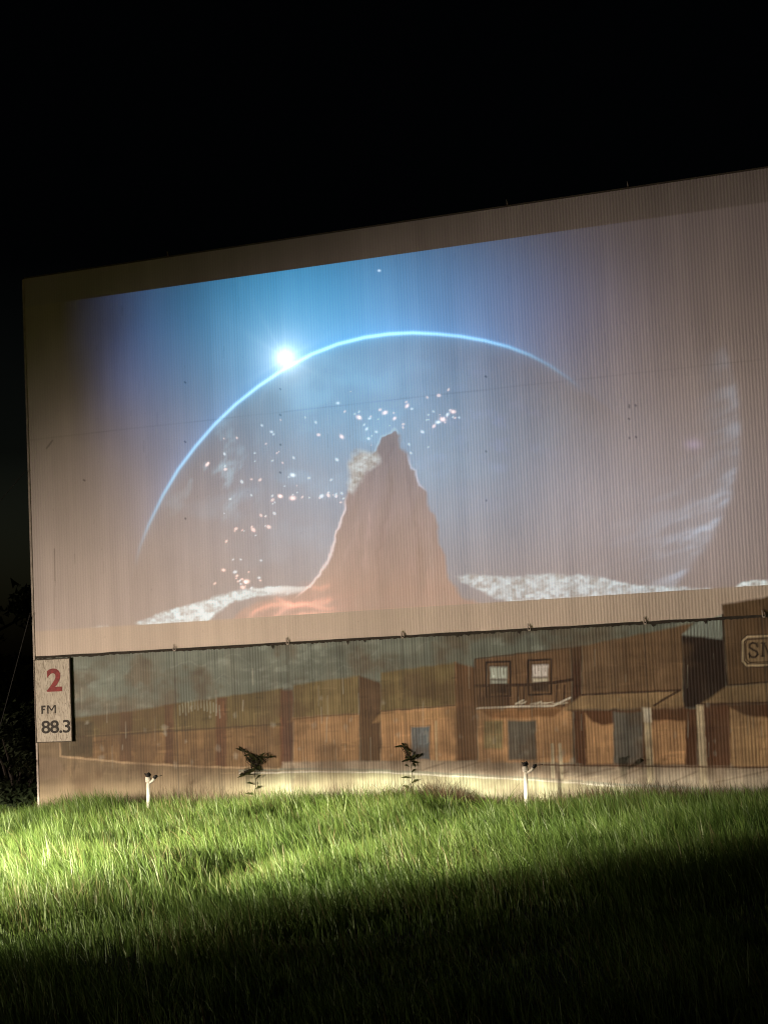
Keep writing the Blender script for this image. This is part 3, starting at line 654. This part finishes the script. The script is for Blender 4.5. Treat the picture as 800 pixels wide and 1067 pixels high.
o = blades('grass', np.stack([x, yy], -1), h, rng.uniform(.005, .011, n) * np.clip(yy / 20, .6, 1.15), lean, gmat, rng, bend=(.08, .75))
tag(o, 'long unmown green grass in front of the screen', 'grass', kind='stuff')
# brown dry weeds against the foot of the wall
n = 5200; u = np.concatenate([rng.uniform(U_L, U_R, n // 2), rng.normal(.9, .55, n // 5), rng.uniform(2.6, U_R, n - n // 2 - n // 5)]); d = np.abs(rng.normal(.02, .18, n)) + .02
P = np.stack([W0.x + WU.x * u + WN.x * d, W0.y + WU.y * u + WN.y * d], -1)
h = rng.uniform(.18, .42, n) * (.6 + .8 * vnoise(u * 1.5, u * 0, 141)); ang = rng.uniform(0, 6.28, n)
o = blades('dry_weeds', P, h, rng.uniform(.004, .009, n), np.stack([np.cos(ang), np.sin(ang)], -1), mat('dry_stalk', (.075, .048, .024), .9, var=.4), rng, bend=(.1, .7))
tag(o, 'thin brown dry weeds along the foot of the painted wall', 'weeds', kind='stuff')

# tall tufts that rise above the rest
def tuft(px, d, hh, n, label, seed, spread=.14, group=None):
    u0, _ = uz(px, 830, d); r = np.random.default_rng(seed); c = wp(u0, d, 0)
    a = r.uniform(0, 6.28, n); rr = spread * np.sqrt(r.random(n)); la = a + r.normal(0, .5, n)
    base = np.stack([c.x + rr * np.cos(a), c.y + rr * np.sin(a)], -1)
    o = blades('grass_tuft', base, hh * r.uniform(.55, 1.05, n), r.uniform(.008, .014, n), np.stack([np.cos(la), np.sin(la)], -1), gmat, r, segs=6, origin=tuple(c), bend=(.35, 1.1))
    tag(o, label, 'grass tuft', group)
tuft(405, .9, .66, 26, 'tall arching grass tuft standing against the pale kerb left of the white speaker post', 1)
tuft(117 * 1 + 400, 2.2, .55, 40, 'bright grass tuft leaning in front of the right speaker post', 2)
tuft(455, 1.6, .5, 34, 'upright green grass tuft below the slate grey painted door', 3)
tuft(345, 1.4, .48, 30, 'loose grass tuft in the lit grass below the second painted house', 4)

# ------------------------------------------------------------------ speaker posts
white = mat('chalky_white_paint', (.66, .62, .52), .6, var=.15, scale=25, bump=.1); black = mat('black_rubber', (.012, .012, .011), .55)
def speaker_post(px, top_y, d, label, lean):
    u0, zt = uz(px, top_y, d); p = root('speaker_post', wp(u0, d, 0)); tag(p, label, 'speaker post', 'speaker posts in the grass')
    p.rotation_euler = (0, 0, YAW)
    z0 = zt; l = lean
    local('pipe', MB().tube([(-l, 0, -.1), (-l * .4, 0, z0 * .45), (0, 0, z0 - .03)], [.027, .025, .024], 14), white, p, smooth=True)
    local('collar', MB().tube([(0, 0, z0 - .055), (0, 0, z0 - .04), (0, 0, z0 + .012), (0, 0, z0 + .02)], [.027, .038, .038, .028], 14), white, p, smooth=True)
    local('cap', MB().tube([(0, 0, z0 + .018), (0, 0, z0 + .035), (.004, 0, z0 + .06), (.004, 0, z0 + .068)], [.022, .038, .034, .016], 12), black, p, smooth=True)
    local('hook', MB().tube([(.0, -.02, z0 + .05), (.03, -.035, z0 + .075), (.042, -.04, z0 + .066)], .008, 8).tube([(-.01, -.02, z0 + .045), (-.035, -.03, z0 + .066)], .008, 8), black, p, smooth=True)
    local('arm', MB().tube([(.03, -.01, z0 - .06), (.085, -.03, z0 - .03), (.125, -.045, z0 + .005)], [.015, .018, .021], 10), white, p, smooth=True)
    local('arm_tip', MB().tube([(.12, -.043, z0 + .0), (.135, -.048, z0 + .02), (.165, -.055, z0 + .03)], [.021, .024, .016], 10), black, p, smooth=True)
    local('wire', MB().tube([(.16, -.055, z0 + .03), (.20, -.055, z0 + .028), (.245, -.05, z0 + .036)], .0035, 6), black, p, smooth=True)
speaker_post(154.6, 811, 1.15, 'white speaker post with black cap standing left, below the weathered radio board', .02)
speaker_post(547, 800, .85, 'white speaker post with black cap standing in front of the painted balcony house', .015)

# ------------------------------------------------------------------ leafy sprigs growing out of the sheets
leafm = mat('dark_leaf', (.026, .030, .009), .8, var=.35, scale=30, spec=.1); stemm = mat('dark_stem', (.03, .022, .012), .8)
def sprig(stem_from, leaves, d, label, clusters):
    u0, z0 = uz(*stem_from, 0.0); c = wp(u0, 0, z0); p = empty('tall_weed', c); p.rotation_euler = (0, 0, YAW); tag(p, label, 'weed')
    st = MB(); lf = MB(); r = random.Random(int(stem_from[0]))
    extra = []
    for (cx, cy, sx, sy, n) in clusters:
        for i in range(n):
            x0, y0 = r.gauss(cx, sx), r.gauss(cy, sy); a = r.uniform(0, 6.28); l = r.uniform(2.5, 5.5)
            extra.append((x0, y0, x0 + l * math.cos(a), y0 + l * math.sin(a) * .8, r.uniform(1.2, 2.4)))
    for (xa, ya, xb, yb, w) in list(leaves) + extra:
        da = d + r.uniform(-.012, .02); db = da + r.uniform(-.01, .03)
        (ua, za), (ub, zb) = uz(xa, ya, da), uz(xb, yb, db)
        A = Vector((ua - u0, -da, za - z0)); B = Vector((ub - u0, -db, zb - z0)); D = B - A
        sd = D.cross(Vector((r.uniform(-.4, .4), -1, r.uniform(-.3, .3)))).normalized() * (w * .0068)
        st.tube([(0, .012, 0), (A.x * .45, -da * .5, A.z * .35), tuple(A)], [.006, .004, .003], 5)
        K = 6; vs = []; fs = []
        up = D.cross(sd).normalized()
        for i in range(K + 1):
            t = i / K; q = A + D * t + up * (.02 * math.sin(t * 3.1)); ww = math.sin(math.pi * min(1, .08 + t * .92)) ** .8 * (1 - .3 * t)
            vs += [q - sd * ww, q + up * .004, q + sd * ww]
        for i in range(K):
            for j in (0, 1): fs.append((3 * i + j, 3 * i + j + 1, 3 * i + j + 4, 3 * i + j + 3))
        lf.add(vs, fs)
    st.tube([(0, -d, 0), (.03, -d - .01, -z0 * .35), (-.02, -d - .02, -z0 * .7), (.01, -d - .03, -z0 - .05)], [.003, .005, .006, .008], 6)
    for i in range(7):
        t = .15 + .11 * i; a = r.uniform(-1, 1); L_ = r.uniform(.07, .14); A = Vector((.02 * math.sin(i), -d - .015, -z0 * t)); sd = 1 if i % 2 else -1
        B = A + Vector((sd * L_, -.02 + .02 * a, L_ * (.35 + .3 * a))); M_ = A.lerp(B, .5) + Vector((0, 0, .015)); wv = Vector((0, -.006, .016))
        lf.add([A, M_ - wv, B, M_ + wv], [(0, 1, 2), (0, 2, 3)])
    local('stem', st, stemm, p, smooth=True); local('leaves', lf, leafm, p, smooth=True)
sprig((266, 800), [(258, 784, 245, 779.5, 2.6), (263, 786, 253, 788, 2.2), (259, 785, 269, 793, 3.6), (263, 790, 272, 802, 4), (267, 786, 274, 796, 3.2), (258, 789, 266, 800, 3), (272, 789, 282, 789, 2.2), (270, 789, 277, 784, 1.8), (262, 802, 247, 810.5, 2.8), (266, 801, 258, 806, 3.4), (268, 797, 271, 804, 2.6), (264, 800, 272, 802, 3), (261, 790, 258, 782, 2)], .035, 'thin weed with a dark leafy head in front of the far low painted houses', [(265, 793, 4.0, 4.0, 15), (250, 781, 2.5, .8, 3), (254, 806, 3, 1.2, 4), (279, 788, 2, 1, 3)])
sprig((428, 791), [(426, 784, 417, 776.5, 2.8), (419, 777, 410, 778.5, 2.4), (426, 787, 427, 782, 2), (429, 789, 438, 786, 3), (429, 790, 433, 785, 2.6), (426, 791, 418, 794, 2.4), (428, 793, 436, 795, 2.4), (430, 795, 433, 799, 2.6), (427, 789, 421, 790, 3)], .035, 'thin weed with a small dark leafy head beside the slate grey painted door', [(428, 790, 2.4, 1.6, 4), (420, 778, 2.5, 1, 3)])

# ------------------------------------------------------------------ trees and shrubs in the dark
bark = mat('dark_bark', (.018, .014, .010), .9, bump=.4, bscale=20)
def leaf_material(name, c): return mat(name, c, .6, var=.55, scale=1.2)
lm1 = leaf_material('tree_leaf', (.045, .065, .022)); lm2 = leaf_material('shrub_leaf', (.016, .024, .008))
def leafcloud(centers, n, size, rng):
    vs = []; fs = []
    for i in range(n):
        c, r = centers[rng.integers(len(centers))]
        v = rng.normal(size=3); v /= np.linalg.norm(v); q = np.array(c) + v * r * rng.random() ** .45 * np.array((1, 1, .8))
        a = Vector(rng.normal(size=3)).normalized(); b = a.orthogonal().normalized(); s = size * rng.uniform(.6, 1.4); q = Vector(q)
        k = len(vs); vs += [q - b * s * .4, q + a * s * .25 - b * 0, q + b * s * .4 + a * s * .1, q + a * s]; fs.append((k, k + 1, k + 3)); fs.append((k + 1, k + 2, k + 3))
    return vs, fs
def tree(loc, H, R, label, seed, group=None):
    r = np.random.default_rng(seed); p = empty('tree', loc); tag(p, label, 'tree', group)
    t = MB(); top = H * .55
    t.tube([(0, 0, -.2), (.1, 0, top * .5), (.0, .15, top), (.1, .1, H * .85)], [H * .035, H * .027, H * .02, .03], 9)
    cs = []
    for i in range(12):
        a = r.uniform(0, 6.28); z0 = top * r.uniform(.55, 1.1); L_ = R * r.uniform(.45, .95); zz = z0 + H * r.uniform(.08, .34)
        e = (math.cos(a) * L_, math.sin(a) * L_, min(zz, H * .93)); t.tube([(0, .1, z0), (e[0] * .5, e[1] * .5, z0 + (e[2] - z0) * .65), e], [H * .012, H * .008, .02], 6)
        cs.append((e, R * r.uniform(.28, .46)))
    cs.append(((.1, .1, H * .86), R * .42)); cs.append(((0, 0, H * .68), R * .5))
    local('trunk', t, bark, p, smooth=True); vs, fs = leafcloud(cs, 5200, .20, r); local('crown', MB().add(vs, fs), lm1, p)
tree((-9.4, 43, 0), 4.3, 2.2, 'dark round-topped tree nearest the left edge of the screen', 1, 'trees in the dark beyond the screen')
tree((-13.6, 46, 0), 6.6, 3.0, 'taller dark tree further left behind the screen', 2, 'trees in the dark beyond the screen')
tree((-19, 50, 0), 7.5, 3.4, 'broad dark tree at the far left of the field', 3, 'trees in the dark beyond the screen')
tree((14.5, 40, 0), 6.0, 2.8, 'dark tree hidden behind the right end of the screen', 4, 'trees in the dark beyond the screen')
def shrub(loc, H, R, n, label, seed):
    r = np.random.default_rng(seed); p = empty('shrub', loc); tag(p, label, 'shrub', 'shrubs beside the screen')
    t = MB(); cs = []
    for i in range(11):
        a = r.uniform(0, 6.28); L_ = R * r.uniform(.1, .8); e = (math.cos(a) * L_, math.sin(a) * L_, H * r.uniform(.08, .9)); t.tube([(0, 0, -.05), (e[0] * .4, e[1] * .4, e[2] * .6), e], [.03, .02, .006], 5); cs.append((e, R * r.uniform(.22, .4)))
    local('stem', t, bark, p); vs, fs = leafcloud(cs, n, .085, r); local('foliage', MB().add(vs, fs), lm2, p)
shrub(tuple(wp(-6.15, -.35, 0)), 1.55, .75, 2600, 'dark leafy shrub touching the left foot of the screen', 5)
shrub(tuple(wp(-7.3, -1.0, 0)), 1.9, .95, 2600, 'taller dark shrub one step left of the screen edge', 6)
shrub(tuple(wp(-9.0, -1.8, 0)), 1.6, 1.0, 2200, 'low dark shrub outermost left of the screen', 7)

# ------------------------------------------------------------------ guy wires
wirem = mat('steel_cable', (.018, .018, .016), .8)
def guy(a, b, label):
    c = root('guy_wire', b); tag(c, label, 'cable', 'guy wires of the screen')
    A, B = Vector(a), Vector(b); MB().tube([A, A.lerp(B, .5) - Vector((0, 0, .06)), B + Vector((0, 0, .25))], .006, 6).build('cable', wirem, c)
    MB().tube([B + Vector((0, 0, -.1)), B + Vector((.0, 0, .27))], [.03, .022], 8).build('anchor_stake', wirem, c)
guy(wp(U_L, .06, 4.95), wp(-11.2, .3, 0), 'thin steel guy wire running from halfway up the left screen edge')
guy(wp(U_L, .06, 2.9), wp(-6.75, -.1, 0), 'thin steep guy wire from low on the left screen edge')

# ------------------------------------------------------------------ night sky and lights
w = bpy.data.worlds.new('World'); sc.world = w; w.use_nodes = True
N = w.node_tree.nodes; L = w.node_tree.links; bg = N['Background']
sky_t = N.new('ShaderNodeTexSky'); sky_t.sky_type = 'NISHITA'; sky_t.sun_disc = False; sky_t.sun_elevation = math.radians(6); sky_t.sun_rotation = math.radians(200); sky_t.dust_density = 8; sky_t.air_density = .6
wm = N.new('ShaderNodeMix'); wm.data_type = 'RGBA'; wm.blend_type = 'MULTIPLY'; wm.inputs[0].default_value = 1; tcw = N.new('ShaderNodeTexCoord'); sx = N.new('ShaderNodeSeparateXYZ'); L.new(tcw.outputs['Generated'], sx.inputs[0])
rw = N.new('ShaderNodeValToRGB'); rw.color_ramp.elements[0].position = .05; rw.color_ramp.elements[0].color = (1, .84, .50, 1); rw.color_ramp.elements[1].position = .22; rw.color_ramp.elements[1].color = (.02, .018, .016, 1); q = rw.color_ramp.elements.new(.125); q.color = (.16, .14, .09, 1)
L.new(sx.outputs['Z'], rw.inputs['Fac']); L.new(rw.outputs['Color'], wm.inputs['B'])
L.new(sky_t.outputs['Color'], wm.inputs['A']); L.new(wm.outputs['Result'], bg.inputs['Color']); bg.inputs['Strength'].default_value = .026

def spot(name, pos, aim, power, size, blend, sy=1.0, col=(1, .78, .58), soft=.06):
    l = bpy.data.lights.new(name, 'SPOT'); l.energy = power; l.spot_size = math.radians(size); l.spot_blend = blend; l.color = col; l.shadow_soft_size = soft
    o = bpy.data.objects.new(name, l); o.location = pos
    o.rotation_euler = (Vector(aim) - Vector(pos)).to_track_quat('-Z', 'Y').to_euler(); o.scale = (1, sy, 1)
    return link(o)
WARM = (1.0, .785, .625)
# cars parked out of frame on the left shine along the wall
spot('headlamp_glow', wp(-12.0, 13.0, .75), wp(0.9, 0, -.6), 7800, 68, 1.0, .79, WARM, .02)
spot('headlamp_glow', wp(-16.3, 13.2, .75), wp(0.9, 0, -.6), 5300, 64, 1.0, .79, WARM, .02)
spot('low_beam', (-11.0, 5.0, 2.2), (-4.7, 20.4, .06), 78000, 62, 1.0, .105, (1, .91, .74))
spot('low_beam', (-12.2, 5.5, 2.2), (-5.1, 20.6, .06), 66000, 62, 1.0, .105, (1, .91, .74))
spot('low_beam', (-11.6, 5.2, 2.2), (-5.2, 19.0, -.55), 28000, 66, 1.0, .17, (1, .91, .74))
spot('low_beam', (-11.0, 5.0, 2.2), wp(.2, 0, .18), 52000, 17, .9, .10, (1, .88, .66))
spot('foreground_fill', (-11.6, 5.2, 2.2), (-4.0, 12.0, 0), 700, 70, 1.0, .6, (1, .91, .74))  # weak wide spot added to lift the dark foreground grass

# ------------------------------------------------------------------ camera
cam = bpy.data.cameras.new('camera'); co = bpy.data.objects.new('camera', cam); link(co)
M3 = Matrix((RT, UP, -FW)).transposed(); co.matrix_world = Matrix.Translation(EYE) @ M3.to_4x4()
cam.sensor_fit = 'VERTICAL'; cam.sensor_height = 36; cam.lens = F_PX / 1067 * 36; cam.clip_end = 2000; cam.clip_start = .1
sc.camera = co
sc.cycles.filter_width = 1.15
for o in sc.objects:
    if '_o' in o: del o['_o']
vs_ = sc.view_settings; vs_.view_transform = 'Standard'; vs_.look = 'None'; vs_.exposure = 0; vs_.gamma = 1; vs_.use_curve_mapping = False
